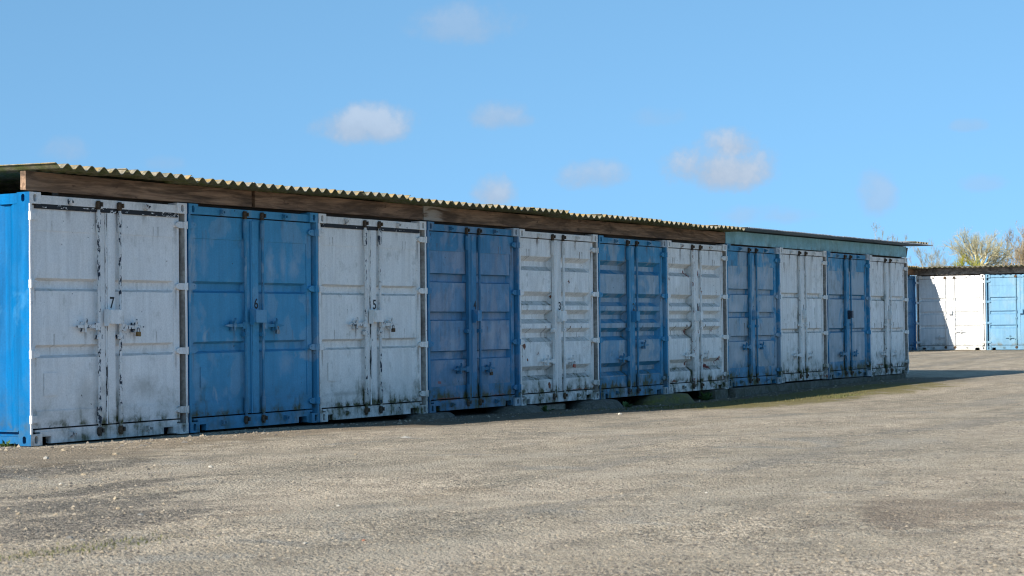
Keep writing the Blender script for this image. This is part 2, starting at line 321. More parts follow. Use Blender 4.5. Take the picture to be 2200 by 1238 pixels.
# ------------------------------------------------------------------ shipping containers
W, DEP, H = 2.438, 6.058, 2.591
def oval_face(mb, u0, u1, v0, v1, cu, cv, ru, rv, to3, depth, mi, mdark):
    """a plate in (u, v) with an oval hole and a short tunnel behind it"""
    n = 16; rim = []
    for i in range(n):
        t = 2*math.pi*(i+.5)/n; ct, st = math.cos(t), math.sin(t)
        rim.append((cu+ru*ct, cv+(rv-ru)*(1 if st > 0 else -1)+ru*st))
    out = []
    for i in range(n):
        t = 2*math.pi*(i+.5)/n; ct, st = math.cos(t), math.sin(t); k = min(((u1-cu) if ct > 0 else (cu-u0))/max(1e-6, abs(ct)), ((v1-cv) if st > 0 else (cv-v0))/max(1e-6, abs(st)))
        out.append((cu+ct*k, cv+st*k))
    corners = {1: (u1, v1), 5: (u0, v1), 9: (u0, v0), 13: (u1, v0)}
    vs = [to3(u, v, 0) for u, v in rim]+[to3(u, v, 0) for u, v in out]+[to3(u, v, depth) for u, v in rim]
    o = len(vs); fs = []
    cs = {}
    for k, (u, v) in corners.items(): cs[k] = len(vs); vs.append(to3(u, v, 0))
    for i in range(n):
        j = (i+1) % n; f = [i, n+i]
        same_u = abs(out[i][0]-out[j][0]) < 1e-6; same_v = abs(out[i][1]-out[j][1]) < 1e-6
        if not same_u and not same_v:
            q = min(cs, key=lambda kk: (corners[kk][0]-(out[i][0] if abs(out[i][0]-u0) < 1e-6 or abs(out[i][0]-u1) < 1e-6 else out[j][0]))**2+(corners[kk][1]-(out[i][1] if abs(out[i][1]-v0) < 1e-6 or abs(out[i][1]-v1) < 1e-6 else out[j][1]))**2)
            f.append(cs[q])
        f += [n+j, j]; fs.append(tuple(f))
    mb.add(vs, fs, mi)
    mb.add(vs, [(i, (i+1) % n, 2*n+(i+1) % n, 2*n+i) for i in range(n)], mi)
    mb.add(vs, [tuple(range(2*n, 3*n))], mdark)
def casting_mesh(mf, ms, right):
    b = MB(); X, Y, Z = .162, .178, .118
    fx = (lambda x: X-x) if right else (lambda x: x)
    oval_face(b, 0, X, 0, Z, .078, .059, .024, .040, lambda u, v, d: (fx(u), d, v), .075, 0, 2)
    oval_face(b, 0, Y, 0, Z, .092, .059, .024, .040, lambda u, v, d: (fx(d), u, v), .075, 1, 2)
    q = [(fx(0), 0, Z), (fx(X), 0, Z), (fx(X), Y, Z), (fx(0), Y, Z), (fx(0), 0, 0), (fx(X), 0, 0), (fx(X), Y, 0), (fx(0), Y, 0)]
    b.add(q, [(0, 1, 2, 3), (7, 6, 5, 4), (1, 5, 6, 2), (3, 2, 6, 7)], 0)
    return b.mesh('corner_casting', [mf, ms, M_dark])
def hinge_mesh(mt, right):
    b = MB(); s = -1 if right else 1
    poly = [(.03, -.037), (.11, -.035), (.155, -.020), (.165, 0), (.155, .022), (.11, .038), (.03, .037)]
    poly = [(s*x, z) for x, z in poly]
    if right: poly = poly[::-1]
    b.prism(poly, .022, .052); b.tube((s*.012, .004, -.042), (s*.012, .004, .042), .019, n=10)
    b.box(min(s*.012, s*.05), max(s*.012, s*.05), .003, .03, -.036, .036); b.tube((s*.12, .017, .01), (s*.12, .022, .01), .009, n=6)
    return b.mesh('hinge', [mt])
def lug_mesh(mt):
    b = MB(); b.box(-.028, .028, .012, .03, -.03, .03); b.box(-.026, -.012, -.018, .012, -.02, .024); b.box(.012, .03, -.022, .012, -.012, .014); return b.mesh('cam_keeper', [mt])
def cam_mesh(mt):
    b = MB(); b.box(-.035, .035, .006, .03, -.035, .035); b.tube((0, .012, -.05), (0, .012, .045), .024, n=8); b.box(-.045, -.022, -.018, .006, -.026, .02); b.box(.02, .042, -.02, .006, -.016, .03); return b.mesh('locking_cam', [mt])
def digit_mesh(ch, h, wd):
    cu = bpy.data.curves.new('digit', 'FONT'); cu.body = ch; cu.size = 1; cu.extrude = 0; cu.offset = .014
    o = bpy.data.objects.new('digit', cu); col.objects.link(o); bpy.context.view_layer.update()
    me = bpy.data.meshes.new_from_object(o.evaluated_get(bpy.context.evaluated_depsgraph_get()))
    bpy.data.objects.remove(o)
    xs_ = [v.co.x for v in me.vertices]; zs_ = [v.co.y for v in me.vertices]
    for v in me.vertices:
        v.co = ((v.co.x-min(xs_))/(max(xs_)-min(xs_))*wd-wd/2, 0, (v.co.y-min(zs_))/(max(zs_)-min(zs_))*h)
    me.materials.clear(); me.materials.append(M_black); me.update(); return me
def door_mesh(x0, x1, fx0, fx1, troughs, mt, seed, dep=.036, bev=.034, pm=None):
    """leaf with a frame and a pressed panel: fx0..fx1 is the panel, troughs are (z low, z high) recesses"""
    b = MB(); YF, YP = .052, .061; r = random.Random(seed)
    b.box(x0, fx0, YF, .10, .172, 2.464); b.box(fx1, x1, YF, .10, .172, 2.464)
    b.box(fx0, fx1, YF, .10, 2.205, 2.464); b.box(fx0, fx1, YF, .10, .172, .345)
    prof = [(.345, 0)]
    for zl, zh in sorted(troughs):
        prof += [(zl, 0), (zl+bev, 1), (zh-bev, 1), (zh, 0)]
    prof.append((2.205, 0))
    full = []
    for (za, da), (zb, db) in zip(prof, prof[1:]):
        n = max(1, round((zb-za)/.16)); full += [(za+(zb-za)*i/n, da+(db-da)*i/n) for i in range(n)]
    full.append(prof[-1]); n = 6
    cx = [fx0, fx0+.03]+[fx0+.03+(fx1-fx0-.06)*i/n for i in range(1, n)]+[fx1-.03, fx1]; nc = len(cx); vs = []
    for z, d in full:
        for i, x in enumerate(cx):
            e = 0 if i in (0, nc-1) else 1
            vs.append((x, YP+dep*d*e+(r.uniform(-.0035, .0035) if e and .36 < z < 2.19 else 0), z))
    b.add(vs, [(j*nc+i, j*nc+i+1, (j+1)*nc+i+1, (j+1)*nc+i) for j in range(len(full)-1) for i in range(nc-1)], 0)
    nf_ = (len(full)-1)*(nc-1); o0 = len(b.f)-nf_
    for j in range(len(full)-1):
        for i in range(nc-1):
            if 0 < i < nc-2 and abs(full[j][1]-full[j+1][1]) < .01: b.m[o0+j*(nc-1)+i] = 1
    return b.mesh('door', [mt, pm or mt])
M_web = plain('brown_grey_hinge_recess', (.27, .24, .21), .8, 0, .3, 20, (.38, .35, .31))  # brown-grey tone for the post web and inner flange wall
def container(loc, rz, label, group, front, side, rodm, gasket, vgasket, troughs, handle=(1.21, 1.21), boxw=.19, digit=None, sealed=True, kindB=False, bend=0., seed=0, marks=None, plate=False, padlock=None, dep=.036, bev=.034, boxm=None, pm=None, cast=None, proud=False):
    root = bpy.data.objects.new('shipping_container', None); col.objects.link(root); root.location = loc; root.rotation_euler = (0, 0, rz)
    tag(root, label, 'container', group); r = random.Random(seed); blue = cast is not None or 'blue' in label.split(' with')[0]
    # shell
    for sgn, xw in ((0, .03), (1, W-.03)):
        b = MB(); ny = 20; vs = []; y0, y1 = .165, DEP-.165; p = (y1-y0)/ny
        seq = []
        for i in range(ny):
            yy = y0+i*p
            seq += [(yy, 0), (yy+p*.27, 0), (yy+p*.5, 1), (yy+p*.77, 1)]
        seq.append((y1, 0))
        for yy, d in seq:
            xx = xw+(d*.034 if sgn == 0 else -d*.034)-(.02 if sgn == 0 else -.02)
            vs += [(xx, yy, .155), (xx, yy, 2.475)]
        fs = [(2*i, 2*i+1, 2*i+3, 2*i+2) if sgn else (2*i, 2*i+2, 2*i+3, 2*i+1) for i in range(len(seq)-1)]
        b.add(vs, fs); b.build('side_wall', side, root)
        a0, a1 = (.004, .065) if sgn == 0 else (W-.065, W-.004)
        b = MB(); b.box(a0, a1, .178, DEP-.178, 2.475, 2.582); b.build('top_rail', side, root)
        c0, c1 = (.004, .09) if sgn == 0 else (W-.09, W-.004); e0, e1 = (.06, .09) if sgn == 0 else (W-.09, W-.06)
        b = MB(); b.box(c0, c1, .178, DEP-.178, .018, .092); b.box(e0, e1, .178, DEP-.178, .092, .14); b.box(c0, c1, .178, DEP-.178, .14, .155); b.build('bottom_rail', side, root)
    b = MB(); b.box(.065, W-.065, .12, DEP-.1, 2.53, 2.545); b.build('roof_panel', side, root)
    b = MB(); b.box(.09, W-.09, DEP-.1, DEP-.04, .02, 2.58); b.build('back_wall', side, root)
    b = MB(); b.box(.09, W-.09, .20, DEP-.1, .09, .15); b.build('floor', M_dark, root)
    # corner posts: outer flange to the front, recessed web behind the hinges
    for sgn in (0, 1):
        b = MB(); n = 14; k = lambda x: x if sgn == 0 else W-x; vs = []
        for i in range(n+1):
            z = .118+(2.473-.118)*i/n; o = (r.uniform(-1, 1)*bend if 0 < i < n else 0)
            sx = [(.0, .165), (o, .010), (.006+o, 0), (.030+o, 0), (.036+o, .006), (.036, .165)]
            vs += [(k(x), y, z) for x, y in sx]
        fs = []; mm = []
        for i in range(n):
            for j in range(5):
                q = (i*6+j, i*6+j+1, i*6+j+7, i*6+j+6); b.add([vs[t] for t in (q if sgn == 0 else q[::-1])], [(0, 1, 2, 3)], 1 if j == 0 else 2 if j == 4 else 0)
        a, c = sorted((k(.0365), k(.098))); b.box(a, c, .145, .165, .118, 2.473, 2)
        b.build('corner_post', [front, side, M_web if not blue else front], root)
    cm = (casting_mesh(front, side, False), casting_mesh(cast or front, side, True))
    for zz in (0, H-.118):
        obj('corner_casting', cm[0], root, (0, 0, zz)); obj('corner_casting', cm[1], root, (W-.162, 0, zz))
        obj('corner_casting', cm[1], root, (.162, DEP, zz), math.pi); obj('corner_casting', cm[0], root, (W, DEP, zz), math.pi)
    b = MB(); b.box(.162, W-.162, .030, .12, 2.478, 2.566); b.box(.098, .162, .045, .12, 2.473, 2.5); b.box(W-.162, W-.098, .045, .12, 2.473, 2.5); b.build('header', front, root)
    b = MB(); P0, P1, P2, P3 = .186, .312, 2.055, 2.212
    b.prism([(.162, .012), (P0, .012), (P0, .085), (P1, .085), (P1, .012), (P2, .012), (P2, .085), (P3, .085), (P3, .012), (W-.162, .012), (W-.162, .135), (.162, .135)], .030, .10)
    b.box(.10, W-.10, .036, .11, .135, .157); b.build('sill', front, root)
    b = MB(); b.box(.115, W-.115, *((.034, .0515, 2.428, 2.4775) if proud else (.085, .10, 2.44, 2.4775))); b.build('door_seal', gasket if proud else M_rub, root)
    # door leaves
    hl, hr = hinge_mesh(front, False), hinge_mesh(front, True); lug = lug_mesh(rodm); cam_ = cam_mesh(M_rusty)
    LX, RX = 1.03, 1.357
    dl = obj('door', door_mesh(.084, 1.212, .115, 1.075, troughs, front, seed+1, dep, bev, pm), root)
    dr = obj('door', door_mesh(1.222, W-.084, 1.30, 2.26, troughs, front, seed+2, dep, bev, pm), root)
    for zz in (2.345, 1.652, .93, .268):
        obj('hinge', hl, dl, (0, 0, zz)); obj('hinge', hr, dr, (W, 0, zz))
    for d, x in ((dl, LX), (dr, RX)):
        b = MB()
        if kindB and d is dl: b.box(x+.005, x+.062, .004, .050, .10, 2.46)
        else: b.tube((x, .022, .10), (x, .022, 2.50), .0175, n=10)
        for zz, hh, rr in ((2.33, .10, .028), (.27, .09, .028)): b.tube((x, .024, zz-hh), (x, .024, zz+hh), rr, n=10)
        b.build('lock_rod', rodm, d)
        b = MB()
        for zz in (1.10,): b.box(x-.045, x+.03, .000, .0515, zz-.025, zz+.025); b.tube((x-.03, -.008, zz), (x-.03, .0, zz), .012, n=6)
        b.build('rod_guide', rodm, d)
        obj('locking_cam', cam_, d, (x, .012, 2.505)); obj('locking_cam', cam_, d, (x, .014, .098))
        s = -1 if d is dl else 1; hz = handle[0] if d is dl else handle[1]
        b = MB(); b.prism([(x+s*.02, hz-.022), (x+s*.30, hz-.016), (x+s*.385, hz-.006), (x+s*.385, hz+.006), (x+s*.30, hz+.016), (x+s*.02, hz+.022)][::s], .004, .016)
        b.box(min(x, x+s*.07), max(x, x+s*.07), .0, .03, hz-.038, hz+.036); b.build('handle', rodm, d)
        b = MB(); hx = x+s*.225; b.box(hx-.03, hx+.03, .02, .0515, hz-.06, hz+.05); b.tube((hx, .0, hz+.02), (hx, -.012, hz+.066), .014, n=6); b.tube((hx, -.012, hz+.066), (hx+.022, .01, hz+.078), .012, n=6)
        b.tube((hx, .004, hz-.02), (hx, .0, hz-.062), .012, n=6); b.box(hx-.02, hx+.025, -.008, .003, hz-.02, hz+.026); b.build('handle_catch', rodm, d)
    for x in (.605, 1.783):
        obj('cam_keeper', lug, root, (x, 0, .088)); obj('cam_keeper', lug, root, (x, 0, 2.517))
    b = MB(); b.box(1.152, 1.17, .036, .0515, .17, 2.44); b.build('centre_seal', vgasket, dl)
    b = MB(); b.box(1.178, 1.292, .036, .0515, .17, 2.44); b.build('cover_strip', front, dr)
    bx = 1.226; b = MB(); b.box(bx-boxw/2, bx+boxw/2, -.055, .0355, 1.242, 1.385); b.box(bx-boxw/2-.004, bx+boxw/2+.004, -.060, -.0552, 1.238, 1.389)
    b.box(bx-boxw/2-.012, bx-boxw/2-.0005, -.03, .0355, 1.215, 1.395); b.build('lock_box', boxm or front, dr)
    if digit: obj('door_number', digit_mesh(digit, .125, .034 if digit == '1' else .072), dr, (1.245, .0335, 1.402))
    if plate:
        b = MB(); b.box(.245, .445, .0515, .0555, .50, .735); b.build('data_plate', front, dl)
    if marks:
        b = MB()
        for (a, c, z0_, z1_) in marks: b.box(a, c, .0325, .0355, z0_, z1_)
        b.build('door_mark', M_black, dr)
    return root

GR = 'containers in the long front row'
def padlock(loc, rz, mat, label):
    b = MB(); b.box(-.028, .028, -.013, .013, -.05, 0); o = bpy.data.objects.new('padlock', None); col.objects.link(o); o.location = loc; o.rotation_euler = (0, R(rz), 0)
    b.box(-.03, .03, -.010, .010, -.044, -.008); b.build('body', mat, o); b = MB()
    pts = [(-.018, 0, -.002), (-.018, 0, .026), (-.010, 0, .04), (.010, 0, .04), (.018, 0, .026), (.018, 0, -.002)]
    for p, q in zip(pts, pts[1:]): b.tube(p, q, .006, n=6)
    b.build('shackle', M_steelpad, o); tag(o, label, 'padlock', 'padlocks on the door handles'); return o

T2 = [(.89, 1.025), (1.583, 1.715)]
T2b = [(.938, 1.032), (1.62, 1.728)]
T3 = [(.703, .831), (1.245, 1.373), (1.772, 1.90)]
T3b = [(.819, .929), (1.257, 1.367), (1.677, 1.79)]
T5 = [(.361, .567), (.926, 1.128), (1.202, 1.404), (1.474, 1.678), (1.991, 2.20)]
side_blue = paint('bright_blue_side_paint', (.0, .125, .33), (.04, .20, .40), 40, .12, .35, 0, 0, .1, streak=.9, patch=.12, spec=.12)
SPEC = [
 # number, kind, troughs, handle z, label, options
 ('7','w',T2,(1.212,1.20),'white container numbered 7 at the near end, black chipped seal under its header',dict(cover=.86,vc=.5,chips=.62,grime=.75,fa=.15,plate=True,rust=0,patch=.12)),
 ('6','b',T2,(1.207,1.202),'mid blue container with number 6 on its doors, two recessed bands per door',dict(cover=.18,vc=.1,chips=.25,grime=.7,fa=.22,plate=True,rust=0,patch=.22)),
 ('5','w',T2,(1.211,1.205),'white container with number 5 on its doors, green algae along the sill',dict(cover=.95,vc=.5,chips=.55,grime=.95,fa=.25,plate=True,rust=.1,patch=.25)),
 ('4','b',T3,(.57,.565),'blue container numbered 4 with dull grey lower door panels and three recessed bands',dict(cover=.1,vc=.1,chips=.2,grime=.95,fa=.5,B=1,rust=.5,patch=.5,boxw=.1,purple=1)),
 ('3','w',T5,(.633,.622),'ribbed white container numbered 3 with a brown rust patch low on its left door',dict(cover=.1,vc=.1,chips=.15,grime=1.05,fa=.3,B=1,rust=.75,patch=.3,boxw=.12)),
 ('2','b',T5,(.629,.838),'ribbed blue container with number 2 on its doors and algae along the bottom',dict(cover=.1,vc=.1,chips=.15,grime=1.1,fa=.6,B=1,rust=.3,patch=.55,boxw=.11)),
 ('1','w',T5,(.631,.615),'ribbed white container numbered 1 with dark red patches along its lock rods',dict(cover=.1,vc=.1,chips=.4,grime=1.05,fa=.3,B=1,rust=.85,patch=.3,boxw=.08,red=1)),
 (None,'b',T3b,(.72,.724),'blue container with pale worn patches beside container 1, under the blue board',dict(cover=.1,vc=.1,chips=.2,grime=1.1,fa=.8,B=1,rust=.25,patch=.8,boxw=.08,marks=[(1.235,1.25,1.41,1.43),(1.238,1.252,1.45,1.475)])),
 (None,'w',T2b,(.511,.492),'white container with a rusty bottom corner, between two blue ones under the blue board',dict(cover=.1,vc=.1,chips=.3,grime=1.1,fa=.35,B=1,rust=.35,patch=.3,boxw=.1,bend=.004,marks=[(1.236,1.25,1.40,1.50)])),
 (None,'b',T2b,(.496,.49),'worn blue container with dented posts, second from the far end of the row',dict(cover=.12,vc=.1,chips=.3,grime=1.25,fa=.75,B=1,rust=.2,patch=.6,boxw=.09,bend=.009,darkbox=1)),
 (None,'w',T2b,(.46,.455),'white container with dented edges at the far end of the front row',dict(cover=.1,vc=.1,chips=.3,grime=1.2,fa=.35,B=1,rust=.4,patch=.25,boxw=.1,bend=.011,marks=[(1.24,1.255,1.40,1.52)])),
]
ZOFF = [0, .002, 0, .002, -.004, -.011, -.008, .009, .02, .012, -.002]
PITCH = 2.46
for i, (num, kd, tr, hz, lab, o) in enumerate(SPEC):
    base, fade = (WHITE, WFADE) if kd == 'w' else (BLUE, BFADE)
    if o.get('purple'): base, fade = (.05, .23, .41), (.25, .32, .42)
    if kd == 'w': base = tuple(c*(rnd.uniform(.97, 1.0) if i < 4 else 1.045) for c in base)
    RED = (.16, .025, .018); RST = (.17, .055, .025); GRM = (.30, .29, .26); PAL = (.55, .57, .6)
    BL = {4: [(.20, .87, .05, .07, RST, 1), (.15, .72, .035, .04, RST, 1), (.30, .66, .03, .03, RST, 1), (.93, .27, .05, .07, RST, 1), (1.8, .18, .35, .015, RST, .9)],
          6: [(.93, 2.02, .05, .09, RED, 1), (.93, 1.05, .07, .06, RED, 1), (.93, .5, .04, .07, RED, 1), (2.18, .52, .07, .08, RED, 1), (1.75, .42, .16, .05, RED, 1), (1.27, 2.05, .04, .09, RED, 1), (1.29, 1.45, .03, .06, RED, 1), (.3, .2, .13, .03, RST, 1)],
          0: [(1.75, .55, .26, .13, GRM, .5), (.85, .5, .2, .2, GRM, .35)], 2: [(.95, 1.25, .13, .1, (.9, .9, .88), .6), (2.1, 1.22, .05, .12, (.9, .9, .88), .6), (.6, .33, .4, .03, GRM, .6)],
          1: [(1.55, 1.95, .06, .2, PAL, .3), (1.8, 1.97, .06, .2, PAL, .3), (2.02, 1.9, .1, .15, PAL, .32), (.33, 2.0, .08, .25, PAL, .2), (1.85, .75, .14, .12, PAL, .25)],
          3: [(.7, .9, .12, .25, PAL, .3), (1.75, 1.05, .1, .18, PAL, .4), (2.1, .95, .1, .16, PAL, .4), (.5, .17, .45, .025, RST, .9), (1.9, .17, .3, .02, RST, .8), (.35, .4, .06, .03, (.3, .1, .08), .8)],
          7: [(.5, 1.95, .3, .12, PAL, .7), (.45, 1.42, .3, .1, PAL, .6), (1.8, 2.0, .25, .2, PAL, .5), (.5, .55, .25, .15, PAL, .5), (1.85, 1.5, .25, .1, PAL, .5)],
          8: [(2.33, .06, .09, .06, RST, 1)], 9: [(1.45, 2.0, .07, .3, PAL, .65), (1.7, .75, .09, .3, PAL, .65), (1.95, .55, .07, .2, PAL, .55), (.45, 1.55, .14, .25, PAL, .4), (.4, .4, .07, .2, PAL, .5)], 10: [(.75, .24, .3, .015, RST, .9)]}.get(i, [])
    kwp = dict(z0=ZOFF[i], patch=o['patch'], streak=.6 if i > 2 else .3, rods=(.35, .35, .45, .5, .6, .7, .9, .7, .9, 1., 1.)[i], blobs=BL, x0=i*PITCH+.011, runs=(.35, .25, .45, .5, .7, .5, .8, .5, .7, .5, .8)[i])
    f = paint('container_paint', base, fade, 11+i*3, o['fa']*(.55 if i in (3, 5, 7, 9) else 1), o['grime'], .08 if i > 2 else .03, o['rust'], .45 if kd == 'w' else .2, **kwp)
    pn = paint('sun_faded_panel_paint', tuple(a*.62+b*.38 for a, b in zip(base, fade)), fade, 13+i*3, .75 if i > 5 else .55, o['grime'], .08, o['rust'], .2, **kwp) if i in (3, 5, 7, 9) else f
    rm = paint('rod_paint', tuple(c*.92 for c in base) if kd == 'w' else tuple(c*.8 for c in base), fade, 61+i*3, .2, o['grime'], o['chips'], .8 if o.get('red') else .1, .4, z0=ZOFF[i], chipcol=(.17, .035, .02) if o.get('red') else (.02, .03, .05))
    gk = gasket_mat('painted_seal', base, o['cover'], 2.7*i); vg = gasket_mat('painted_centre_seal', base, o['vc'], 5.1*i+3, (34, 34, 3.2))
    container((i*PITCH+.011, 0 if i == 0 else rnd.uniform(-.008, .008), ZOFF[i]), 0, lab, GR, f, side_blue, rm, gk, vg, tr, hz, o.get('boxw', .19), num,
              kindB=bool(o.get('B')), bend=o.get('bend', .0015), seed=100+i*5, marks=o.get('marks'), plate=o.get('plate', False),
              dep=.095 if tr is T5 else .06, bev=.066 if tr is T5 else .014 if tr in (T3, T3b) else .026, proud=o['cover'] > .5, pm=pn, cast=paint('pale_casting_paint', (.45, .52, .58), (.55, .57, .58), 90+i, .4, .6, .2, .1, .2) if i in (3, 5, 7, 9) else None, boxm=plain('dark_blue_box', (.03, .04, .06), .5) if o.get('darkbox') else None)
PL = [(0, M_brass, 'tarnished brass padlock hanging on the right handle of container 7'), (1, M_steelpad, 'grey steel padlock on the right handle of container 6'), (2, M_rusty, 'dark rusty padlock on the right handle of container 5'),
      (3, M_rusty, 'dark padlock on the right handle of container 4'), (4, M_redpad, 'small red padlock on the right handle of container 3')]
for i, m, l in PL: padlock((i*PITCH+.011+1.357+.225+.02, -.014, SPEC[i][3][1]+ZOFF[i]-.05), rnd.uniform(-9, 9), m, l)

# ------------------------------------------------------------------ timber and boards under the eaves
M_wood = [wood('weathered_brown_timber', (.15, .09, .055), (.33, .21, .135), 1.3), wood('weathered_timber_two', (.165, .097, .058), (.35, .22, .14), 8.1)]
def beam(name, x0, x1, z0, z1, y0, y1, mat, label, cat, group=None, parent=None, sag=0.):
    b = MB(); n = 8; L = x1-x0
    for i in range(n):
        pass
    vs = []
    for i in range(n+1):
        x = L*i/n; dz = -sag*math.sin(math.pi*i/n)
        vs += [(x, y0, z0+dz), (x, y1, z0+dz), (x, y1, z1+dz), (x, y0, z1+dz)]
    fs = [(4*i+j, 4*i+(j+1) % 4, 4*i+4+(j+1) % 4, 4*i+4+j) for i in range(n) for j in range(4)]
    fs = [f[::-1] for f in fs]+[(0, 1, 2, 3), (4*n+3, 4*n+2, 4*n+1, 4*n)]
    b.add(vs, fs); o = b.build(name, mat, None, (x0, 0, 0)); tag(o, label, cat, group, 'thing'); return o
GB = 'eaves timbers above the front row'
beam('eaves_beam', -.01, 3.65, 2.612, 2.803, .03, .105, M_wood[0], 'brown timber eaves beam above containers 7 and 6, at the near end', 'beam', GB, sag=.006)
beam('eaves_beam', 3.72, 7.335, 2.612, 2.803, .035, .11, M_wood[1], 'brown timber eaves beam between the two joints, above containers 6 and 5', 'beam', GB, sag=-.002)
b3 = beam('eaves_beam', 7.352, 17.225, 2.612, 2.806, .03, .105, wood('weathered_timber_with_pale_end', (.15, .09, .053), (.33, .21, .13), 14.2, pale_x=7.35), 'longest brown timber eaves beam, its left end worn pale, above containers 4 to 1', 'beam', GB)
M_board = paint('pale_blue_board_paint', (.27, .58, .67), (.36, .62, .68), 77, .3, .5, .12, 0, .1, chipcol=(.06, .09, .10), z0=2.4, patch=.3)
beam('eaves_board', 17.245, 22.10, 2.607, 2.842, .03, .06, M_board, 'pale blue painted eaves board next to the brown timber beam', 'board', GB)
beam('eaves_board', 22.112, 27.09, 2.607, 2.842, .033, .063, M_board, 'pale blue painted eaves board at the far end of the row', 'board', GB)
# props between container roofs and roof sheets
M_bat = wood('dark_roof_batten', (.05, .035, .025), (.10, .07, .05), 31)
tag(MB.build.__get__((lambda b: (b.prism([(27.085, 2.62), (27.22, 2.62), (27.32, 2.83), (27.085, 2.83)], .07, .13), b)[1])(MB()))('gable_bracket', M_bat), 'dark tapered timber bracket under the roof at the far end of the row', 'bracket')

# ------------------------------------------------------------------ corrugated roofs
def sheet_mesh(nw, pitch, amp, y0, y1, th, mt, mb, seg=14, slope=.014):
    b = MB(); n = nw*seg; vs = []
    for i in range(n+1):
        x = pitch*i/seg; zz = amp*math.cos(2*math.pi*i/seg)
        for y in (y0, y1):
            vs += [(x, y, zz+slope*(y-y0)), (x, y, zz-th+slope*(y-y0))]
    top = []; bot = []; edge = []
    for i in range(n):
        a, c = 4*i, 4*i+4
        top.append((a, c, c+2, a+2)); bot.append((a+1, a+3, c+3, c+1)); edge += [(a, a+1, c+1, c), (a+2, c+2, c+3, a+3)]
    b.add(vs, top, 0, True); b.add(vs, bot, 1, True); b.add(vs, edge, 0); b.add(vs, [(0, 2, 3, 1), (4*n, 4*n+1, 4*n+3, 4*n+2)], 0)
    return b.mesh('roof_sheet', [mt, mb])
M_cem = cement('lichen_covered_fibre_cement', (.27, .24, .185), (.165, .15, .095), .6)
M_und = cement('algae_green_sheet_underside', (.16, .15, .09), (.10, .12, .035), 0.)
M_galv = plain('dull_galvanised_sheet', (.30, .33, .36), .55, .3, .2, 8, (.2, .22, .25))
M_galvu = plain('galvanised_underside', (.26, .31, .36), .6, .2, .2, 8)
BP = .177
def fibre_roof(loc, rz, nsheets, label, y0=-.41, y1=2.6, y2=6.5, nw=6, rear=True, first=0):
    root = bpy.data.objects.new('corrugated_roof', None); col.objects.link(root); root.location = loc; root.rotation_euler = (0, 0, rz); tag(root, label, 'roof', None, 'thing')
    me = sheet_mesh(nw, BP, .027, y0, y1, .008, M_cem, M_und); me2 = sheet_mesh(nw, BP, .027, y1-.2, y2, .008, M_cem, M_und); r = random.Random(5)
    for i in range(nsheets):
        lift = .0095*(i % 2)
        obj('roof_sheet', me, root, (i*nw*BP, r.uniform(-.035, .03), lift+r.uniform(-.008, .009)+.012*math.sin(i*1.7)), rot=(R(r.uniform(-.15, .25)), R(r.uniform(-.25, .25)), R(r.uniform(-.3, .3))))
        if rear: obj('roof_sheet', me2, root, (i*nw*BP, 0, lift+.014*(y1-.2-y0)+.012))
    return root
def wall_plate(root, x0, x1, z0, z1):
    for y in (.14, 3., 5.8):
        b = MB(); b.box(x0, x1, y, y+.09, z0, z1); b.build('wall_plate', M_bat, root)
fr = fibre_roof((-.035, 0, 2.835), 0, 16, 'lichen spotted corrugated roof over the brown eaves beams of the front row')
me = sheet_mesh(1, BP, .027, -.41, 2.6, .008, M_cem, M_und); obj('roof_sheet', me, fr, (16*6*BP, 0, 0))
obj('roof_sheet', sheet_mesh(3, BP, .027, -.05, 2.2, .008, M_cem, M_und), fr, (6.55, 0, .032))
wall_plate(fr, .6, 17.2, -.285, -.04)
mr = bpy.data.objects.new('metal_roof', None); col.objects.link(mr); mr.location = (17.08, 0, 2.872); tag(mr, 'grey corrugated metal roof over the pale blue eaves boards', 'roof', None, 'thing')
nwm = 9; pm = .0762; mm_ = sheet_mesh(nwm, pm, .010, -.46, 6.4, .0025, M_galv, M_galvu, seg=6, slope=.012)
for i in range(15): obj('roof_sheet', mm_, mr, (i*nwm*pm*1.012, rnd.uniform(-.015, .015), .003*(i % 2)))
wall_plate(mr, .17, 9.98, -.31, -.02)
cap = obj('loose_roof_sheet', sheet_mesh(5, BP, .025, -.38, 2.2, .008, M_cem, M_und), None, (26.55, 0, 2.915)); tag(cap, 'lichen edged cement sheet lying on the far end of the metal roof', 'roof sheet')

# ------------------------------------------------------------------ containers across the yard
RX0, RY0, RZ0 = 49.9, 7.5, .15
white2 = [paint('white_yard_paint', (.74, .74, .73), (.66, .66, .64), 201+i, .2, .45, .03, .15, .3, z0=RZ0, patch=.15) for i in range(2)]
LB = (.13, .28, .42); LBF = (.18, .30, .38)
blue2 = [paint('pale_blue_yard_paint', LB, LBF, 211+i, .35, .4, .03, .45, .2, z0=RZ0, patch=.4) for i in range(2)]
blue3 = paint('mid_blue_yard_paint', (.055, .19, .38), (.16, .27, .40), 221, .3, .5, .03, .1, .2, z0=RZ0)
rodw = paint('yard_white_rod', (.55, .55, .54), (.5, .5, .5), 231, .2, .6, .3, 0, .3, z0=RZ0); rodb = paint('yard_blue_rod', (.14, .28, .38), LBF, 232, .2, .6, .25, 0, .3, z0=RZ0)
GY = 'containers on the far side of the yard'
TY = [(.735, .86), (1.215, 1.34), (1.685, 1.81)]
